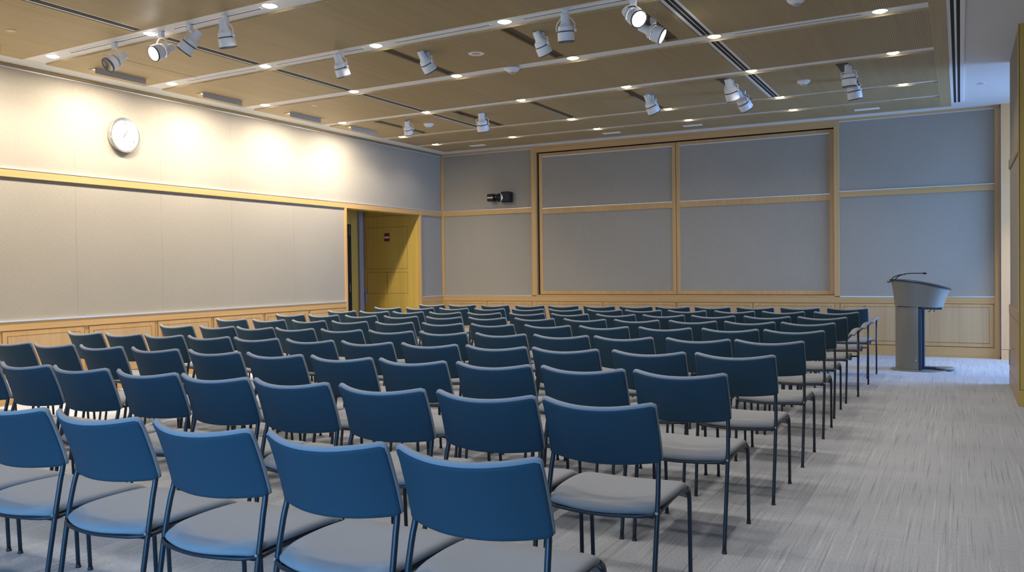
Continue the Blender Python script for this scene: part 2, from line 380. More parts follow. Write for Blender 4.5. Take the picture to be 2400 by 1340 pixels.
struct(boxes('baseboard_pier', [(PX-0.008, PX+0.004, PY0+0.01, PY1, 0, 0.148)], 'pierwood'))
bm = bmesh.new(); add_tube(bm, smooth_path([(0, 0, 0), (-0.03, 0, 0.0), (-0.034, 0, 0.02), (-0.034, 0, 0.14), (-0.03, 0, 0.16), (0, 0, 0.16)], 4), 0.007)
t = thing('cabinet_handle', 'slim steel pull handle on the wooden pier at right edge', 'handle', (PX-0.008, -3.68, 0.30))
obj('grip', bm, 'steel', t, smooth=True)
struct(boxes('wall_right', [(12.4, 12.6, -15.1, 0.15, 0, H)], 'white'))
wr = struct(boxes('wall_rear', [(-0.15, 12.6, -15.1, -14.95, 0, 0.55), (-0.15, 12.6, -15.1, -14.95, 2.85, H), (-0.15, 0.9, -15.1, -14.95, 0.55, 2.85), (9.1, 12.6, -15.1, -14.95, 0.55, 2.85)], 'white'))
wn = struct(box('window_1', (0.9, 9.1, -15.06, -15.03, 0.55, 2.85), 'pane'))
boxes('window_frame', [(x-0.03, x+0.03, -15.03, -14.98, 0.55, 2.85) for x in (0.93, 2.94, 4.98, 7.02, 9.07)], 'alu', wn)
wn = struct(box('window_2', (12.36, 12.39, -2.6, -0.3, 0.4, 3.0), 'pane'))
boxes('window_frame', [(12.32, 12.36, y-0.03, y+0.03, 0.4, 3.0) for y in (-2.57, -1.45, -0.33)], 'alu', wn)

# ------------------------------------------------------------------ ceiling: wood panels, light strips, slots
STR = [(-1.258, -0.002), (-2.222, -0.004), (-3.675, -0.032), (-5.200, -0.042), (-6.660, -0.044), (-8.085, -0.040), (-9.45, -0.04), (-10.85, -0.04), (-12.2, -0.04)]
SWS = [0.072, 0.074, 0.096, 0.110, 0.124, 0.128, 0.128, 0.128, 0.128]     # half width of each strip
def sw(k): return SWS[k]
def sy(k, x): return STR[k][0]+STR[k][1]*x
COLX = [0.68, 2.155, 3.63, 5.06, 6.53, 7.96]
XL, XR = 0.36, 8.455
wood_bays = []
def slab(bm, x0, x1, ylo, yhi):
    pts = [(x0, ylo(x0)), (x1, ylo(x1)), (x1, yhi(x1)), (x0, yhi(x0))]
    add_prism(bm, pts, PZ, H-0.002)
tracks_in = {2: [(1.22, 'a'), (2.56, 'a'), (3.71, 'a'), (5.00, 'a'), (6.15, 'a'), (7.45, 'a')], 4: [(3.66, 'a'), (4.99, 'a'), (6.17, 'a')]}
TW = 0.062
G = [(2.11, 2.245), (6.42, 6.56)]
for k in range(-1, len(STR)-1):
    hi = (lambda x: -0.50) if k < 0 else (lambda x, k=k: sy(k, x)-sw(k))
    lo = (lambda x, k=k: sy(k+1, x)+sw(k+1))
    cuts = []
    if k >= 1: cuts += G
    bay = k+1
    xs = [XL]+[v for c in sorted(cuts) for v in c]+[8.33]
    # track recesses run the whole depth of the bay
    tr = [x for x, _ in tracks_in.get(bay, [])]
    for i in range(0, len(xs), 2):
        a, b = xs[i], xs[i+1]
        inner = [a]+[v for x in tr if a < x < b for v in (x-TW, x+TW)]+[b]
        bm = bmesh.new()
        for j in range(0, len(inner), 2): slab(bm, inner[j], inner[j+1], lo, hi)
        o = obj('wood_panel', bm, 'ceilwood' if b < 2.3 else 'slat', ceil)
# smooth borders
bm = bmesh.new(); slab(bm, 8.33, XR, lambda x: -12.3, lambda x: -0.42); slab(bm, XL, 8.33, lambda x: -0.50, lambda x: -0.4195); obj('wood_border', bm, 'ceilwood', ceil)
bm = bmesh.new()
for k in range(len(STR)):
    pts = [(XL+0.0, sy(k, XL)-sw(k)), (8.33, sy(k, 8.33)-sw(k)), (8.33, sy(k, 8.33)+sw(k)), (XL, sy(k, XL)+sw(k))]
    add_prism(bm, pts, 3.465, H-0.001)
obj('light_strip', bm, 'strip', ceil)
bm = bmesh.new()
for k in range(len(STR)):
    for sg in (-1, 1):
        if sg < 0 and k == len(STR)-1: continue
        f_ = lambda x, d_: sy(k, x)+sg*(sw(k)+d_)
        add_prism(bm, [(XL, f_(XL, -0.001)), (8.33, f_(8.33, -0.001)), (8.33, f_(8.33, 0.014)), (XL, f_(XL, 0.014))], PZ-0.0008, H-0.0015)
obj('panel_edge_band', bm, 'ceilwood', ceil)
# air slots
bm = bmesh.new(); bd = bmesh.new()
for (a, b) in G:
    for k in range(1, len(STR)-1):
        y1 = sy(k, a)-sw(k)-0.004; y0 = sy(k+1, a)+sw(k+1)+0.004
        add_box(bm, a+0.004, b-0.004, y0, y1, PZ+0.006, H-0.001)
        for c in (0.38, 0.66):
            xc = a+(b-a)*c; add_box(bd, xc-0.014, xc+0.014, y0+0.02, y1-0.02, PZ+0.004, PZ+0.0065)
obj('air_slot_frame', bm, 'strip', ceil); obj('air_slot_gap', bd, 'dark', ceil)
o = boxes('side_slot_frame', [(8.456, 8.60, -14.0, -0.60, H-0.012, H-0.001)], 'strip', ceil)
boxes('side_slot_gap', [(x-0.014, x+0.014, -13.9, -0.62, H-0.0125, H-0.0115) for x in (8.502, 8.548)], 'dark', ceil)
# track recess interior
bm = bmesh.new()
for bay, lst in tracks_in.items():
    for x, _ in lst:
        add_box(bm, x-TW, x+TW, sy(bay, x)+sw(bay), sy(bay-1, x)-sw(bay-1), H-0.004, H-0.0015)
obj('track_recess', bm, plain('recess_brown', (0.09, 0.055, 0.025), 0.6), ceil)
# thin groove across the plain panel at top left
bm = bmesh.new(); add_box(bm, 1.20, 1.206, -7.95, -6.8, PZ-0.001, PZ+0.001); obj('panel_joint', bm, 'groove', ceil)

# ------------------------------------------------------------------ lights in the ceiling
def spot_light(parent, energy, loc, size=2.35, blend=0.6, col=SPOT_COL, rot=(0, 0, 0), rad=0.03):
    d = bpy.data.lights.new('lamp_light', 'SPOT'); d.energy = energy; d.color = col; d.spot_size = size; d.spot_blend = blend; d.shadow_soft_size = rad
    o = bpy.data.objects.new('lamp_light', d); C.objects.link(o); o.parent = parent; o.location = loc; o.rotation_euler = rot
    return o
def make_downlight():
    t = thing('downlight', 'x', 'ceiling light', (0, 0, 0))
    bm = bmesh.new(); add_lathe(bm, [(0.052, 0.0), (0.064, -0.003), (0.064, -0.0005), (0.052, 0.002)], 24); obj('trim_ring', bm, 'strip', t, smooth='auto')
    bm = bmesh.new(); add_lathe(bm, [(0, -0.016), (0.03, -0.014), (0.046, -0.008), (0.053, 0)], 24); obj('lamp', bm, 'glow', t, smooth=True)
    spot_light(t, SPOT_W, (0, 0, -0.02))
    return t
# (strip, columns) that the photograph shows lit
lit = {0: [0, 1, 2, 3, 4], 1: [0, 2, 3, 4, 5], 2: [0, 1, 2, 3, 4, 5], 3: [0, 1, 2, 3, 4, 5], 4: [0, 1, 2, 3], 5: [0, 1, 2]}
NAMES = ['strip nearest the far wall', 'second light strip from the far wall', 'third light strip from the far wall', 'fourth light strip from the far wall', 'fifth light strip from the far wall', 'nearest light strip at upper left']
dl0 = None
for k, cols in sorted(lit.items(), reverse=True):
    for n, c in enumerate(cols):
        x = COLX[c]; loc = (x, sy(k, x), 3.4645)
        lab = 'lit downlight, %s from left, %s' % (ORD[n], NAMES[k])
        if dl0 is None:
            dl0 = make_downlight(); dl0.location = loc; dl0['label'] = lab; dl0['group'] = 'round downlights in the ceiling strips'
        else:
            nd = dup(dl0, loc, 0, lab, 'round downlights in the ceiling strips')
            if k < 2:                                                    # the two far rows of lamps are dimmed
                for ch in nd.children:
                    if ch.type == 'LIGHT': ch.data = ch.data.copy(); ch.data.energy = SPOT_W*(0.42, 0.75)[k]
# the room goes on behind the camera: its lamps (outside the frame)
for (k, c) in ((4, 4), (4, 5), (5, 3), (5, 4), (5, 5)):
    dup(dl0, (COLX[c], sy(k, COLX[c]), 3.4645), 0, 'lit ceiling downlight outside the photo, %s from the left above the %s rows' % (ORD[c], 'nearest' if k == 5 else 'middle'), 'downlights out of the photo')
for k in (6, 7):
    for c in range(6):
        dup(dl0, (COLX[c], sy(k, COLX[c]), 3.4645), 0, 'lit ceiling downlight behind the photographer, %s column, %s strip' % (ORD[c], ORD[k]), 'downlights out of the photo')
cd = dup(dl0, (9.30, -0.80, H-0.001), 0, 'lit ceiling downlight in the side corridor, outside the photo', 'downlights out of the photo')

for ch in cd.children:
    if ch.type == 'LIGHT': ch.data = ch.data.copy(); ch.data.energy = 200; ch.data.spot_size = 0.9; ch.data.color = (0.9, 0.93, 1.0)

# wall washers: grey shields hanging under the panels beside the left wall
def make_washer():
    t = thing('wall_washer', 'x', 'wall light', (0, 0, 0))
    boxes('shield', [(0.0, 0.006, -0.31, 0.31, -0.058, 0.0), (-0.10, 0.0, -0.31, -0.306, -0.012, 0.0), (-0.10, 0.0, 0.306, 0.31, -0.012, 0.0)], 'shield', t)
    boxes('lamp', [(-0.075, -0.015, -0.30, 0.30, -0.003, -0.0005)], 'tube', t)
    d = bpy.data.lights.new('lamp_light', 'AREA'); d.shape = 'RECTANGLE'; d.size = 0.07; d.size_y = 0.58; d.energy = WASH_W; d.color = WASH_COL
    o = bpy.data.objects.new('lamp_light', d); C.objects.link(o); o.parent = t; o.location = (-0.045, 0, -0.0045); o.rotation_euler = (0, math.radians(0), 0)
    return t
ws = None
for n, (y, lab) in enumerate([(-8.93, 'grey wall washer shield cut off at the left frame edge'), (-7.33, 'grey wall washer shield above the clock, behind the dark spotlight'),
        (-5.92, 'grey wall washer shield, third from the left above the pale wall'), (-4.45, 'grey wall washer shield, fourth from the left above the pale wall'), (-3.17, 'grey wall washer shield nearest the far corner')]):
    if ws is None: ws = make_washer(); ws.location = (0.66, y, PZ); ws['label'] = lab; ws['group'] = 'wall washers along the left wall'
    else: dup(ws, (0.66, y, PZ), 0, lab, 'wall washers along the left wall')
for y in (-10.4, -11.9): dup(ws, (0.66, y, PZ), 0, 'grey wall washer shield outside the photo, %s of two' % ('first' if y > -11 else 'second'), 'wall washers out of the photo')

# lighting tracks: dark slits in the strips
tl = 0
for k, spans in {5: [(0.96, 2.33), (2.46, 3.53)], 4: [(0.95, 2.02), (2.32, 3.48), (3.86, 4.91), (5.25, 6.40)], 3: [(6.72, 7.81)], 1: [(5.2, 6.4), (6.7, 7.8)], 0: [(6.72, 7.81)]}.items():
    for a, b in spans:
        tl += 1
        t = thing('lighting_track', 'lighting track, %s piece from left, %s' % (ORD[spans.index((a, b))], NAMES[k]), 'lighting track', ((a+b)/2, sy(k, (a+b)/2), 3.465), math.atan(STR[k][1]), 'lighting tracks in the strips')
        L = (b-a)/2
        boxes('rail', [(-L, L, -0.02, 0.02, -0.006, 0.0)], 'lamp', t); boxes('slot', [(-L, L, 0.002, 0.012, -0.0068, -0.006)], 'dark', t)

# ------------------------------------------------------------------ track spotlights
def spotlight(mount, aim, label, lit=False, style=0, drop=0.14, s=1.0, top=None):
    s *= 1.1
    """mount: x, y on the ceiling; aim: direction the lamp looks"""
    z = 3.456 if top is None else top
    t = thing('track_spotlight', label, 'spotlight', (mount[0], mount[1], z), 0, 'white track spotlights')
    boxes('adapter', [(-0.022*s, 0.022*s, -0.018*s, 0.018*s, -0.05*s, 0.0)], 'lamp', t, bevel=0.004)
    d = Vector(aim).normalized()
    pz = -drop
    side = d.cross(Vector((0, 0, 1)))
    side = side.normalized() if side.length > 0.05 else Vector((1, 0, 0))
    R0 = 0.062*s
    arch = [side*R0*1.12+Vector((0, 0, pz)), side*R0*1.12+Vector((0, 0, pz+0.05*s)), side*R0*0.6+Vector((0, 0, -0.06*s)), Vector((0, 0, -0.045*s)), -side*R0*0.6+Vector((0, 0, -0.06*s)), -side*R0*1.12+Vector((0, 0, pz+0.05*s)), -side*R0*1.12+Vector((0, 0, pz))]
    bm = bmesh.new(); add_tube(bm, smooth_path(arch, 4), 0.0045*s, 8); obj('yoke', bm, 'lamp', t, smooth=True)
    q = d.to_track_quat('Z', 'Y').to_matrix().to_4x4(); mt = Matrix.Translation((0, 0, pz)) @ q @ Matrix.Scale(s, 4)
    bm = bmesh.new()
    add_lathe(bm, [(0, -0.125), (0.026, -0.125), (0.031, -0.12), (0.034, -0.06), (0.040, -0.045), (0.056, -0.03), (0.058, 0.0)], 24, mt); h = obj('housing', bm, 'lamp', t, smooth='auto')
    bm = bmesh.new(); add_lathe(bm, [(0.057, 0.0), (0.057, 0.009)], 24, mt); obj('band', bm, 'lampdark', h, smooth=True)
    bm = bmesh.new(); add_lathe(bm, [(0.059, 0.009), (0.063, 0.012), (0.064, 0.075), (0.060, 0.082), (0.057, 0.08), (0.055, 0.055)], 24, mt); obj('shade', bm, 'lamp', t, smooth='auto')
    bm = bmesh.new(); add_lathe(bm, [(0.0645, 0.073), (0.0645, 0.082), (0.056, 0.083), (0.056, 0.079)], 24, mt); obj('rim', bm, 'lampdark', t)
    bm = bmesh.new(); add_lathe(bm, [(0, 0.060), (0.03, 0.064), (0.056, 0.076)], 20, mt); obj('lens', bm, 'glow' if lit else 'reflector', t, smooth=True)
    bm = bmesh.new(); add_lathe(bm, [(0, 0.0), (0.012, 0.0), (0.012, 0.014), (0, 0.014)], 10, Matrix.Translation(side*R0*1.15+Vector((0, 0, pz))) @ side.to_track_quat('Z', 'Y').to_matrix().to_4x4()); obj('knob', bm, 'lamp', t)
    if lit:
        l = spot_light(t, 26, Vector((0, 0, pz))+d*0.09*s, 0.9, 0.7, (1, 0.93, 0.84), rad=0.04)
        l.rotation_euler = d.to_track_quat('-Z', 'Y').to_euler()
    return t
fw = cf; rt = cr; UPV = Vector((0, 0, 1))
def vdir(r_, u_, f_):    # a direction given by what one sees standing at the photograph's side of the room
    return Vector((0.884, 0.467, 0))*r_ + Vector((0, 0, 1))*u_ + Vector((-0.467, 0.884, 0))*f_
ST = 3.456
spotlight((1.64, -8.15), vdir(-0.45, -0.62, -0.75), 'unlit white spotlight with dark lens facing the camera, above the clock', False, drop=0.17)
spotlight((2.30, -8.18), vdir(-0.50, -0.45, -0.75), 'lit white spotlight with glowing lens, second from the left on the nearest track', True, drop=0.17)
spotlight((2.68, -8.20), vdir(-0.70, -0.85, 0.05), 'unlit white spotlight tilted down to the left, third from the left', False, drop=0.16)
spotlight((3.13, -8.22), vdir(0.12, -1.0, 0.25), 'unlit white spotlight hanging straight down, fourth from the left', False, drop=0.17)
spotlight((3.24, -6.86), vdir(0.25, -0.95, 0.35), 'white spotlight seen from its back, hanging above the middle of the pale wall', False, drop=0.16)
spotlight((3.93, -6.40), vdir(0.45, -0.80, 0.45), 'white spotlight in the brown ceiling recess left of the round ceiling opening', False, drop=0.12, top=3.468)
spotlight((5.21, -6.45), vdir(0.42, -0.85, 0.35), 'white spotlight in the brown ceiling recess right of the smoke detector', False, drop=0.13, top=3.468)
spotlight((5.66, -6.93), vdir(0.06, -1.0, 0.20), 'white spotlight with grey band hanging straight down at upper centre', False, drop=0.17)
spotlight((6.26, -6.95), vdir(0.35, -0.50, -0.72), 'bright lit white spotlight at the top edge, lens towards the camera', True, drop=0.14)
spotlight((6.22, -6.33), vdir(0.80, -0.45, -0.28), 'lit white spotlight tilted right, just behind the bright one', True, drop=0.13, top=3.468)
spotlight((5.17, -3.25), vdir(0.45, -0.85, 0.30), 'white spotlight in the recess above the far right sliding panel', False, drop=0.14, s=1.15, top=3.468)
spotlight((2.78, -3.30), vdir(0.12, -0.95, 0.35), 'white spotlight in the recess above the narrow left far panel', False, drop=0.16, s=1.15, top=3.468)
spotlight((1.62, -3.40), vdir(0.1, -0.90, 0.5), 'small white spotlight near the far left corner of the ceiling', False, drop=0.14, s=0.9, top=3.468)
spotlight((6.24, -3.60), vdir(0.35, -0.90, 0.30), 'white spotlight, left one of the pair beside the right air slot', False, drop=0.15, s=1.15, top=3.468)
spotlight((6.22, -2.90), vdir(0.55, -0.75, 0.35), 'white spotlight, right one of the pair beside the right air slot', False, drop=0.15, s=1.15, top=3.468)
spotlight((7.50, -3.60), vdir(0.10, -1.0, 0.1), 'white spotlight, upper one of the pair at the ceiling right side', False, drop=0.14, s=1.05, top=3.468)
spotlight((7.48, -2.90), vdir(0.20, -0.95, 0.1), 'white spotlight, lower one of the pair at the ceiling right side', False, drop=0.15, s=1.15, top=3.468)

# ------------------------------------------------------------------ detectors, vents, small ceiling fittings
def detector(x, y, label, s=1.0):
    t = thing('smoke_detector', label, 'smoke detector', (x, y, PZ), 0, 'smoke detectors')
    bm = bmesh.new(); add_lathe(bm, [(0.075*s, 0), (0.075*s, -0.008), (0.062*s, -0.026), (0.032*s, -0.045), (0.0, -0.045)], 24); obj('housing', bm, 'lamp', t, smooth='auto')
    bm = bmesh.new(); add_lathe(bm, [(0.028*s, -0.045), (0.028*s, -0.056), (0.0, -0.058)], 16); obj('sensor', bm, 'shield', t, smooth='auto')
detector(4.35, -5.40, 'white smoke detector below the strip at ceiling centre', 1.1)
detector(1.72, -3.02, 'white smoke detector near the far left corner')
detector(6.96, -3.12, 'white smoke detector between the two right spotlight pairs')
detector(7.40, -6.30, 'white ceiling detector cut off by the top edge')
t = thing('ceiling_opening', 'unlit round recessed ceiling fitting with shiny centre', 'ceiling fitting', (4.33, -6.12, PZ-0.0005))
bm = bmesh.new(); add_lathe(bm, [(0.045, 0.0), (0.075, -0.004), (0.08, -0.002), (0.08, 0.001)], 28); obj('trim_ring', bm, 'lamp', t, smooth='auto')
bm = bmesh.new(); add_lathe(bm, [(0, -0.0005), (0.045, -0.0005)], 20); obj('lens', bm, 'steel', t)
for x, y, z, lab in ((1.25, -8.88, PZ, 'small pale round cover plate at upper left of the ceiling'), (1.25, -4.95, PZ, 'small pale round cover plate above the middle of the pale wall'), (8.79, -1.72, H, 'small round cover plate on the white ceiling above the lectern')):
    bm = bmesh.new(); add_lathe(bm, [(0, -0.006), (0.04, -0.006), (0.042, 0.0)], 20); o = obj('cover_plate', bm, plain('cover_ivory', (0.70, 0.62, 0.42) if x < 5 else (0.6, 0.6, 0.6), 0.5), smooth='auto')
    o.location = (x, y, z); tag(o, lab, 'cover plate', 'ceiling cover plates')
t = thing('sprinkler', 'tiny metal sprinkler head right of the smoke detector', 'sprinkler', (4.40, -4.72, PZ))
bm = bmesh.new(); add_lathe(bm, [(0.012, 0), (0.010, -0.02), (0.004, -0.024), (0.004, -0.036), (0.014, -0.038), (0, -0.040)], 12); obj('head', bm, 'steel', t, smooth='auto')
for n, (x, L) in enumerate(((1.26, 0.14), (3.70, 0.14), (5.00, 0.14), (7.43, 0.16))):
    lab = ['white ceiling air vent nearest the far left corner', 'white ceiling air vent above the left sliding panel', 'white ceiling air vent above the right sliding panel', 'white ceiling air vent above the far right wall'][n]
    t = thing('ceiling_vent', lab, 'air vent', (x, -0.815, PZ), 0, 'white ceiling vents')
    boxes('frame', [(-L, L, -0.055, 0.055, -0.006, 0)], 'lamp', t)
    boxes('slat', [(-L+0.01, L-0.01, y-0.004, y+0.004, -0.009, -0.006) for y in (-0.03, -0.01, 0.01, 0.03)], 'strip', t)

# ------------------------------------------------------------------ doors in the recess
d1 = sempty('door_1'); 
boxes('door_leaf', [(-1.235, -0.02, D1-0.012, D1, 0.01, Z_R0)], 'doorwood', d1)
gx = []
def rect_groove(x0, x1, z0, z1, y):
    gx.extend([(x0-0.0025, x0+0.0025, y-0.0125, y, z0, z1), (x1-0.0025, x1+0.0025, y-0.0125, y, z0, z1), (x0, x1, y-0.0125, y, z0-0.0025, z0+0.0025), (x0, x1, y-0.0125, y, z1-0.0025, z1+0.0025)])
rect_groove(-1.18, -0.25, 1.36, 2.12, D1-0.0005); rect_groove(-1.16, -0.25, 0.915, 1.30, D1-0.0005)
gx.append((-0.704, -0.698, D1-0.013, D1, 0.915, 1.30))
boxes('panel_groove', gx, 'groove', d1)
bm = bmesh.new(); add_lathe(bm, [(0, 0.012), (0.018, 0.010), (0.020, 0)], 14, Matrix.Translation((-0.70, D1-0.012, 1.118)) @ Matrix.Rotation(PI/2, 4, 'X')); obj('keyhole_cover', bm, 'brass', d1, smooth='auto')
bm = bmesh.new(); add_box(bm, -1.20, -1.165, D1-0.018, D1-0.012, 0.73, 1.03)
add_tube(bm, smooth_path([(-1.18, D1-0.012, 0.88), (-1.18, D1-0.05, 0.88), (-1.16, D1-0.056, 0.88), (-1.06, D1-0.056, 0.875)], 3), 0.009)
obj('door_handle', bm, 'steel', d1, smooth='auto')
d2 = sempty('door_2')
boxes('door_leaf', [(DX, DX+0.012, -1.10, -0.915, 0.01, 2.3)], 'doorwood', d2)
boxes('dark_gap', [(DX, DX+0.006, -1.30, -1.10, 0.01, 2.18)], 'dark', d2)
boxes('hinge', [(DX+0.006, DX+0.014, -1.16, -1.14, 1.98, 2.16), (DX+0.006, DX+0.014, -1.16, -1.14, 0.95, 1.1)], 'steel', d2)
trim([(DX, DX+0.05, -0.905, -0.79, 0, 2.43)], 'purplegrey')
t = thing('door_sign', 'small dark red sign with a white printed line on the door', 'sign', (-0.697, D1-0.0125, 1.937))
boxes('plate', [(-0.058, 0.058, -0.004, 0, -0.075, 0.075)], 'red', t)
boxes('white_lettering', [(-0.057+i*0.0185, -0.057+i*0.0185+w_, -0.005, -0.004, -0.017, 0.013) for i, w_ in enumerate((0.010, 0.017, 0.017, 0.017, 0.016, 0.017))], 'paper', t)

# ------------------------------------------------------------------ wall clock
t = thing('wall_clock', 'round steel wall clock with white face showing five past one', 'clock', (0.0, -6.822, 2.918))
X90 = Matrix.Rotation(PI/2, 4, 'Y')
bm = bmesh.new(); add_lathe(bm, [(0.0, 0.0), (0.188, 0.0), (0.200, 0.012), (0.200, 0.05), (0.192, 0.058), (0.176, 0.056), (0.172, 0.044)], 64, X90); obj('case', bm, 'steel', t, smooth='auto')
bm = bmesh.new(); add_lathe(bm, [(0, 0.043), (0.173, 0.043)], 64, X90); fc = obj('dial', bm, 'face', t)
# local frame on the dial: right = +Y, up = +Z, out = +X
def text_mesh(body, size):
    cu_ = bpy.data.curves.new('numeral', 'FONT'); cu_.body = body; cu_.size = size; cu_.align_x = 'CENTER'; cu_.align_y = 'CENTER'; cu_.extrude = 0.0006
    o = bpy.data.objects.new('numeral', cu_); C.objects.link(o)
    dg = bpy.context.evaluated_depsgraph_get(); me = bpy.data.meshes.new_from_object(o.evaluated_get(dg)); bpy.data.objects.remove(o); return me
bm = bmesh.new()
for n in range(1, 13):
    a = PI/2-n*PI/6; me = text_mesh(str(n), 0.045)
    b2 = bmesh.new(); b2.from_mesh(me)
    mt = Matrix.Translation((0.0445, 0.135*math.cos(a), 0.135*math.sin(a))) @ Matrix(((0, 0, 1, 0), (1, 0, 0, 0), (0, 1, 0, 0), (0, 0, 0, 1)))
    bmesh.ops.transform(b2, matrix=mt, verts=b2.verts[:]); tmp = bpy.data.meshes.new('tmp'); b2.to_mesh(tmp); b2.free(); bm.from_mesh(tmp)
for n in range(60):
    a = n*PI/30; L = 0.007; c_, s_ = math.cos(a), math.sin(a)
    vs = [bm.verts.new((0.0446, r*c_-w_*s_, r*s_+w_*c_)) for r, w_ in ((0.160, -0.0006), (0.160+L, -0.0006), (0.160+L, 0.0006), (0.160, 0.0006))]; bm.faces.new(vs)
obj('numerals', bm, 'ink', fc)
def hand(name, ang, L, w_, x, m):
    bm = bmesh.new(); c_, s_ = math.sin(ang), math.cos(ang)
    pts = [(-0.03, -w_), (L, -w_*0.6), (L, w_*0.6), (-0.03, w_)]
    a = [bm.verts.new((x, c_*l - s_*q, s_*l + c_*q)) for l, q in pts]; b = [bm.verts.new((x+0.001, c_*l - s_*q, s_*l + c_*q)) for l, q in pts]
    bm.faces.new(a); bm.faces.new(b)
    for i in range(4): bm.faces.new((a[i], a[(i+1) % 4], b[(i+1) % 4], b[i]))
    obj(name, bm, m, t)
hand('hour_hand', math.radians(32), 0.075, 0.005, 0.046, 'ink'); hand('minute_hand', math.radians(30), 0.10, 0.0035, 0.048, 'ink'); hand('second_hand', math.radians(-82), 0.11, 0.0008, 0.050, 'lampdark')
bm = bmesh.new(); add_lathe(bm, [(0, 0), (0.008, 0), (0.009, 0.004), (0, 0.006)], 10, Matrix.Translation((0, -6.84, 3.20)) @ X90)
tag(obj('wall_hook', bm, 'steel', smooth='auto'), 'tiny screw mark on the pale wall above the clock', 'screw')

# ------------------------------------------------------------------ camera unit on the far wall
t = thing('wall_camera', 'black camera unit with a side arm mounted on the far wall', 'camera', (1.40, 0, 2.60))
boxes('wall_plate', [(-0.03, 0.10, -0.02, 0, -0.08, 0.08)], 'black', t)
boxes('body', [(-0.06, 0.12, -0.17, -0.02, -0.085, 0.10)], 'black', t, bevel=0.02)
mt = Matrix.Translation((-0.07, -0.12, 0.0)) @ Matrix.Rotation(-0.9, 4, 'Z') @ Matrix.Rotation(PI/2, 4, 'X')
bm = bmesh.new(); add_lathe(bm, [(0.0, 0.10), (0.055, 0.09), (0.072, 0.05), (0.078, -0.03)], 24, mt); ln = obj('camera_head', bm, 'black', t, smooth='auto')
bm = bmesh.new(); add_lathe(bm, [(0.080, -0.012), (0.084, 0.0), (0.084, 0.014), (0.078, 0.02)], 24, mt); obj('ring', bm, 'alu', ln, smooth='auto')
bm = bmesh.new(); add_tube(bm, [(-0.10, -0.10, 0.02), (-0.24, -0.10, 0.02)], 0.01); obj('arm', bm, 'shield', t, smooth=True)
bm = bmesh.new(); add_box(bm, -0.34, -0.21, -0.16, -0.05, -0.055, 0.075); lb = obj('lamp_box', bm, 'black', t, bevel=0.012)
boxes('vent_band', [(-0.33, -0.215, -0.163, -0.159, -0.005, 0.02)], 'shield', lb)

# ------------------------------------------------------------------ lectern
t = thing('lectern', 'grey metal lectern with curved bowl top and gooseneck microphone', 'lectern', (8.10, -1.75, 0))
def ell(bm, cx, cy, a, b, z0, z1, seg=40):
    add_prism(bm, [(cx+a*math.cos(2*PI*k/seg), cy+b*math.sin(2*PI*k/seg)) for k in range(seg)], z0, z1)
bm = bmesh.new(); ell(bm, 0.0, 0.0, 0.325, 0.26, 0.0, 0.014); obj('base_plate', bm, 'bronze', t, smooth='auto')
# column: curved shell, open towards the speaker
bm = bmesh.new(); n = 18; ro, ri = [], []
for k in range(n+1):
    a = PI/2+PI*k/n
    ro.append((0.0+0.268*math.cos(a), 0.20*math.sin(a))); ri.append((0.0+0.248*math.cos(a), 0.18*math.sin(a)))
add_prism(bm, ro+list(reversed(ri)), 0.014, 0.79); obj('column', bm, 'bronze', t, smooth='auto')
boxes('post', [(0.0, 0.035, -0.20, 0.20, 0.014, 0.775), (0.035, 0.062, -0.05, 0.19, 0.014, 0.79)], 'navy', t, bevel=0.004)
bm = bmesh.new(); add_lathe(bm, [(0, 0.014), (0.010, 0.012), (0.012, 0.0)], 12, Matrix.Translation((-0.028, -0.200, 0.135)) @ Matrix.Rotation(PI/2, 4, 'X')); obj('lock', bm, 'steel', t, smooth='auto')
# bowl
def bowl_ring(bm, s, seg=48, inset=0.0, dz=0.0):
    a = 0.272+0.048*s+0.012*s**3-inset; b = 0.215+0.03*s-inset; cx = -0.002+0.018*s
    out = []
    for k in range(seg):
        th = 2*PI*k/seg; c_, s_ = math.cos(th), math.sin(th)
        e_ = 0.85
        x = cx+a*math.copysign(abs(c_)**e_, c_); y = b*math.copysign(abs(s_)**e_, s_)
        u = (x+0.34)/0.70
        ztop = 1.118-0.02*u-0.105*max(0.0, u)**2.0
        zb = 0.805-0.03*u
        out.append(bm.verts.new((x, y, zb+(ztop-zb)*s+dz)))
    return out
bm = bmesh.new(); rings = [bowl_ring(bm, s_) for s_ in (0, 0.03, 0.2, 0.4, 0.6, 0.8, 0.95, 1.0)]
for A, B in zip(rings, rings[1:]):
    for k in range(48): bm.faces.new((A[k], A[(k+1) % 48], B[(k+1) % 48], B[k]))
bm.faces.new(list(reversed(rings[0]))); bm.faces.new(rings[-1]); obj('bowl', bm, 'bronze', t, smooth='auto')
bm = bmesh.new(); r0 = bowl_ring(bm, 1.0, inset=-0.012, dz=0.0); r1 = bowl_ring(bm, 1.0, inset=-0.016, dz=0.008); r2 = bowl_ring(bm, 1.0, inset=-0.008, dz=0.016); r3 = bowl_ring(bm, 1.0, inset=0.04, dz=0.010)
for A, B in ((r0, r1), (r1, r2), (r2, r3)):
    for k in range(48): bm.faces.new((A[k], A[(k+1) % 48], B[(k+1) % 48], B[k]))
bm.faces.new(r3); bm.faces.new(list(reversed(r0))); obj('top_rim', bm, 'frame', t, smooth='auto')
bm = bmesh.new(); add_tube(bm, [(-0.335, -0.10, 1.105), (-0.345, 0.0, 1.108), (-0.335, 0.10, 1.105)], 0.022, 12); obj('front_roll', bm, 'bronze', t, smooth=True)
boxes('under_tray', [(0.03, 0.258, -0.15, 0.15, 0.757, 0.785)], 'navy', t, bevel=0.003)
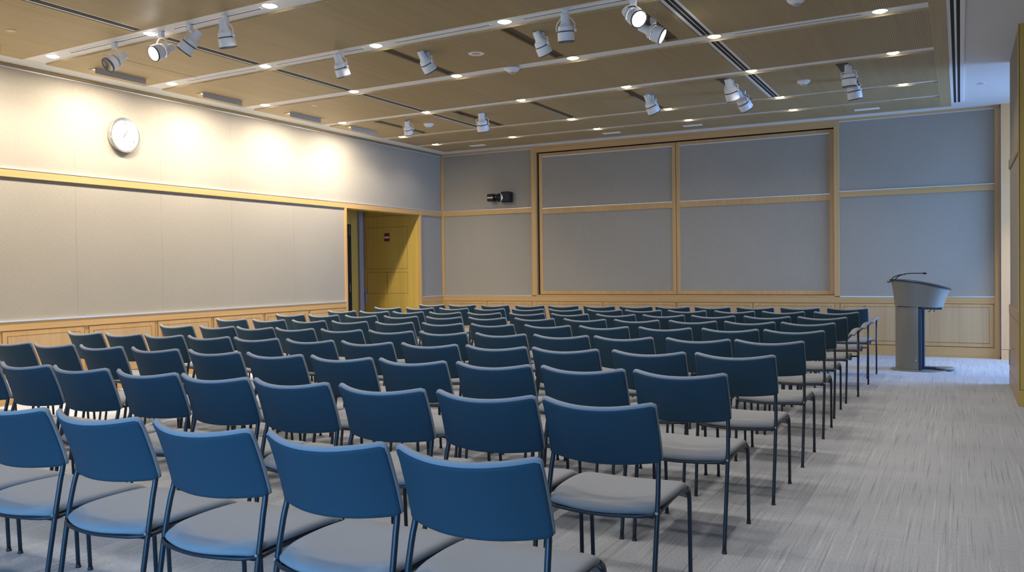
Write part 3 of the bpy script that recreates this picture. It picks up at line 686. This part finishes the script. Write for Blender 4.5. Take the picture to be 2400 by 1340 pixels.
bm = bmesh.new(); add_tube(bm, smooth_path([(0.14, -0.02, 0.757), (0.13, -0.02, 0.74), (0.10, -0.02, 0.72)], 3), 0.004); add_lathe(bm, [(0, -0.01), (0.01, 0), (0, 0.01)], 10, Matrix.Translation((0.17, -0.02, 0.735))); add_tube(bm, [(0.17, -0.02, 0.745), (0.17, -0.02, 0.76)], 0.003); obj('cable_hook', bm, 'black', t, smooth=True)
bm = bmesh.new(); add_tube(bm, smooth_path([(-0.265, -0.02, 1.125), (-0.235, -0.02, 1.16), (-0.17, -0.02, 1.190), (-0.10, -0.02, 1.200), (0.0, -0.02, 1.201), (0.05, -0.02, 1.200)], 5), 0.0055); mc = obj('microphone', bm, 'black', t, smooth=True)
bm = bmesh.new(); add_tube(bm, [(0.045, -0.02, 1.2005), (0.055, -0.02, 1.200), (0.088, -0.02, 1.197)], [0.006, 0.011, 0.010]); obj('capsule', bm, 'black', mc, smooth='auto')
bm = bmesh.new(); add_tube(bm, smooth_path([(-0.30, -0.05, 1.115), (-0.29, -0.04, 1.15), (-0.22, -0.03, 1.18), (-0.15, -0.02, 1.19)], 4), [0.006]*13, 8); obj('microphone_stay', bm, 'black', t, smooth=True)
boxes('foot_bar', [(0.035, 0.20, -0.04, 0.04, 0.014, 0.045)], 'navy', t, bevel=0.004)
bm = bmesh.new(); add_lathe(bm, [(0, 0.014), (0.10, 0.014), (0.115, 0.03), (0.10, 0.045), (0, 0.05)], 30, Matrix.Translation((0.27, 0, 0.0))); 
for v in bm.verts: v.co.x = 0.285+(v.co.x-0.27)*1.0
obj('foot_pedal', bm, 'bronze', t, smooth='auto')

# ------------------------------------------------------------------ chairs
def leg_rear(s):
    bm = bmesh.new()
    add_tube(bm, smooth_path([(s*0.215, -0.045, 0.012), (s*0.217, -0.012, 0.22), (s*0.218, 0.022, 0.42), (s*0.215, 0.045, 0.53), (s*0.210, 0.062, 0.61), (s*0.205, 0.038, 0.72)], 4), 0.0095, 10)
    return bm
def leg_front(s, arm=False):
    bm = bmesh.new()
    if not arm:
        pts = [(s*0.214, 0.464, 0.012), (s*0.215, 0.457, 0.20), (s*0.216, 0.449, 0.35), (s*0.216, 0.440, 0.392), (s*0.214, 0.415, 0.412), (s*0.211, 0.385, 0.417), (s*0.208, 0.25, 0.413), (s*0.210, 0.12, 0.408), (s*0.216, 0.022, 0.404)]
        add_tube(bm, smooth_path(pts, 4), 0.0090, 10)
    else:
        pts = [(s*0.272, 0.44, 0.012), (s*0.272, 0.445, 0.3), (s*0.272, 0.445, 0.655)]
        add_tube(bm, pts, 0.0095, 10)
        add_tube(bm, [(s*0.272, 0.443, 0.405), (s*0.20, 0.40, 0.405), (s*0.21, 0.2, 0.408), (s*0.217, 0.020, 0.405)], 0.008, 8)
    return bm
def foot_cap(x, y):
    bm = bmesh.new(); add_lathe(bm, [(0, 0), (0.0120, 0), (0.0122, 0.004), (0.0102, 0.009), (0.0098, 0.016)], 10, Matrix.Translation((x, y, 0))); return bm
def seat_pt(u, v, top):
    """u -1..1 across, v 0..1 back to front"""
    hw = 0.213+0.009*math.sin(PI*v)
    yb = 0.012-0.062*(1-u*u); yf = 0.476+0.012*(1-u*u)
    y = yb+(yf-yb)*v
    z = 0.452+0.010*math.sin(PI*min(1, v*1.1))*abs(u)**2-0.013*(1-u*u)*math.sin(PI*v)
    if v > 0.76: z -= 0.062*((v-0.76)/0.24)**2
    if v < 0.16: z -= 0.020*((0.16-v)/0.16)**2
    z -= 0.010*abs(u)**8
    x = hw*u
    if v < 0.12: x *= 0.985
    return x, y, z
def add_pad(bm, fn, nu, nv, thick, rim):
    """closed cushion between a surface and its offset along -normal; fn(u, v) -> point"""
    us = [0.35*(-1+2*i/nu)+0.65*math.sin(PI/2*(-1+2*i/nu)) for i in range(nu+1)]; vs = [0.4*j/nv+0.6*(0.5-0.5*math.cos(PI*j/nv)) for j in range(nv+1)]
    P = [[Vector(fn(u, v)) for v in vs] for u in us]
    N = [[None]*(nv+1) for _ in range(nu+1)]
    for i in range(nu+1):
        for j in range(nv+1):
            a = P[min(i+1, nu)][j]-P[max(i-1, 0)][j]; b = P[i][min(j+1, nv)]-P[i][max(j-1, 0)]
            N[i][j] = a.cross(b).normalized()
    top = [[bm.verts.new(P[i][j]) for j in range(nv+1)] for i in range(nu+1)]
    bot = [[bm.verts.new(P[i][j]-N[i][j]*thick) for j in range(nv+1)] for i in range(nu+1)]
    for i in range(nu):
        for j in range(nv):
            bm.faces.new((top[i][j], top[i+1][j], top[i+1][j+1], top[i][j+1])); bm.faces.new((bot[i][j], bot[i][j+1], bot[i+1][j+1], bot[i+1][j]))
    loop = [(i, 0) for i in range(nu)]+[(nu, j) for j in range(nv)]+[(i, nv) for i in range(nu, 0, -1)]+[(0, j) for j in range(nv, 0, -1)]
    cx = sum((P[i][j] for i, j in loop), Vector())/len(loop)
    mids = []
    for idx, (i, j) in enumerate(loop):
        p = P[i][j]-N[i][j]*thick*0.5
        pi_, pj = loop[idx-1]; ni, nj = loop[(idx+1) % len(loop)]
        tan = (P[ni][nj]-P[pi_][pj]).normalized(); out = tan.cross(N[i][j])
        if out.dot(p-cx) < 0: out = -out
        mids.append(bm.verts.new(p+out*rim))
    m = len(loop)
    for q in range(m):
        (i, j), (i2, j2) = loop[q], loop[(q+1) % m]
        bm.faces.new((top[i][j], mids[q], mids[(q+1) % m], top[i2][j2])); bm.faces.new((mids[q], bot[i][j], bot[i2][j2], mids[(q+1) % m]))
def back_pt(u, v, off=0.0):
    w_ = 0.227-0.002*v
    z = 0.592+0.222*v-(0.012+0.010*v)*(1-u*u)
    cn = max(0.0, abs(u)-0.93)/0.07
    if v > 0.9: z -= 0.008*cn**2
    if v < 0.1: z += 0.008*cn**2
    base = 0.064-0.076*v**1.25
    y = base-0.070*(1-abs(u)**2.1)-off
    return w_*u, y, z
def make_chair(kind):
    t = thing('armchair' if kind == 'arm' else 'stacking_chair', 'x', 'chair')
    bm = bmesh.new(); add_pad(bm, lambda u, v: seat_pt(u, v, True), 12, 12, 0.030, 0.010); st = obj('seat', bm, 'seat', t, smooth=True, subsurf=1)
    bm = bmesh.new(); add_pad(bm, lambda u, v: Vector(seat_pt(u*0.97, 0.012+v*0.965, True))-Vector((0, 0, 0.031)), 10, 10, 0.006, 0.003); obj('seat_shell', bm, 'frame', t, smooth=True)
    bm = bmesh.new()
    add_tube(bm, smooth_path([(-0.218, 0.018, 0.406), (-0.16, -0.020, 0.404), (0, -0.045, 0.402), (0.16, -0.020, 0.404), (0.218, 0.018, 0.406)], 4), 0.0065, 8)
    obj('rear_crossbar', bm, 'frame', t, smooth=True)
    bm = bmesh.new(); add_tube(bm, [(-0.222, 0.41, 0.416), (0.222, 0.41, 0.416)], 0.0075, 8)
    obj('front_crossbar', bm, 'frame', t, smooth=True)
    # back: grey cushion, outer panel with its shade painted in as navy
    bm = bmesh.new(); add_pad(bm, lambda u, v: back_pt(u, v), 18, 10, 0.021, 0.006); bk = obj('backrest', bm, 'seat', t, smooth=True)
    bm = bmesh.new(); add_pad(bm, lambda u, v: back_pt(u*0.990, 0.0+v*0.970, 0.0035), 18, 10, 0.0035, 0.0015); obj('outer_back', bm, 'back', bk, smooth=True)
    for s in (-1, 1):
        l = obj('leg', leg_rear(s), 'frame', t, smooth=True); obj('foot_cap', foot_cap(s*0.215, -0.045), 'cap', l, smooth='auto')
        l = obj('leg', leg_front(s, kind == 'arm'), 'frame', t, smooth=True)
        fx, fy = (s*0.272, 0.44) if kind == 'arm' else (s*0.214, 0.464)
        obj('foot_cap', foot_cap(fx, fy), 'cap', l, smooth='auto')
        bm = bmesh.new(); add_lathe(bm, [(0, 0.004), (0.006, 0.004), (0.006, 0)], 8, Matrix.Translation((s*0.219, 0.010, 0.415)) @ Matrix.Rotation(PI/2, 4, 'X')); obj('screw', bm, 'steel', l)
        if kind == 'arm':
            bm = bmesh.new()
            def ap(u, v, s=s):
                y = 0.455-0.27*v; z = 0.668-0.012*v-0.045*max(0, v-0.45)**1.2*1.4; x = s*(0.272-0.028*v)
                return x+u*0.021, y, z+0.004*(1-u*u)
            add_pad(bm, ap, 6, 8, 0.016, 0.006)
            ar = obj('armrest', bm, 'arm', t, smooth=True)
            bm = bmesh.new(); add_tube(bm, smooth_path([(s*0.245, 0.20, 0.640), (s*0.228, 0.12, 0.615), (s*0.214, 0.060, 0.600)], 4), 0.0085, 8); obj('arm_bar', bm, 'frame', ar, smooth=True)
    return t

ROWS = [  # rear-foot y, left edge x of each backrest
 (-11.47, [4.11, 4.62, 5.13, 5.636, 6.148, 6.661, 7.15]),
 (-10.50, [2.70, 3.20, 3.694, 4.168, 4.691, 5.160, 5.641, 6.146, 6.655, 7.136]),
 (-9.545, [1.52, 2.02, 2.518, 3.036, 3.581, 4.130, 4.637, 5.151, 5.648, 6.160, 6.666, 7.160]),
 (-8.635, [1.585, 2.089, 2.577, 3.086, 3.590, 4.118, 4.635, 5.160, 5.673, 6.161, 6.700, 7.205]),
 (-7.665, [1.588, 2.139, 2.623, 3.090, 3.618, 4.138, 4.650, 5.178, 5.690, 6.183, 6.727, 7.205]),
 (-6.660, [1.277, 1.822, 2.372, 2.901, 3.449, 4.003, 4.543, 5.100, 5.632, 6.172, 6.706, 7.195]),
 (-5.715, [1.254, 1.766, 2.308, 2.858, 3.420, 3.954, 4.504, 5.056, 5.592, 6.137, 6.656, 7.155]),
 (-4.825, [1.311, 1.822, 2.336, 2.872, 3.410, 3.969, 4.500, 5.041, 5.573, 6.096, 6.632, 7.152]),
 (-3.840, [1.310, 1.847, 2.386, 2.928, 3.484, 4.006, 4.522, 5.010, 5.538, 6.082, 6.612, 7.158]),
 (-2.845, [1.390, 1.915, 2.462, 3.013, 3.525, 4.050, 4.568, 5.060, 5.577, 6.103, 6.630, 7.161])]
RN = ['nearest row', 'second row from the camera', 'third row from the camera', 'fourth row from the camera', 'fifth row from the camera',
      'fifth row from the far wall', 'fourth row from the far wall', 'third row from the far wall', 'second row from the far wall', 'last row by the far wall']
proto = make_chair('plain'); proto_arm = make_chair('arm'); used = {'plain': False, 'arm': False}
for k, (y, xs) in enumerate(ROWS):
    for _ in range(60):
        for i in range(len(xs)-1, 0, -1):
            d_ = 0.475-(xs[i]-xs[i-1])
            if d_ > 0: xs[i] += d_*0.4; xs[i-1] -= d_*0.6
    for i, x in enumerate(xs):
        n = len(xs)-1-i
        arm = (n == 0 and k >= 7)
        pos = 'rightmost' if n == 0 else '%s from the right end' % ORD[n]
        lab = 'blue backed chair, %s, %s' % (pos, RN[k])
        if arm: lab = 'grey armchair with dark back at the right end, %s' % RN[k]
        loc = (x+0.229, y, 0); rz = random.uniform(-0.012, 0.012) if k < 9 else random.uniform(-0.01, 0.01)
        kd = 'arm' if arm else 'plain'; src = proto_arm if arm else proto
        gr = 'rows of padded stacking chairs'
        if not used[kd]:
            used[kd] = True; src.location = loc; src.rotation_euler = (0, 0, rz); src['label'] = lab; src['group'] = gr
        else: dup(src, loc, rz, lab, gr)
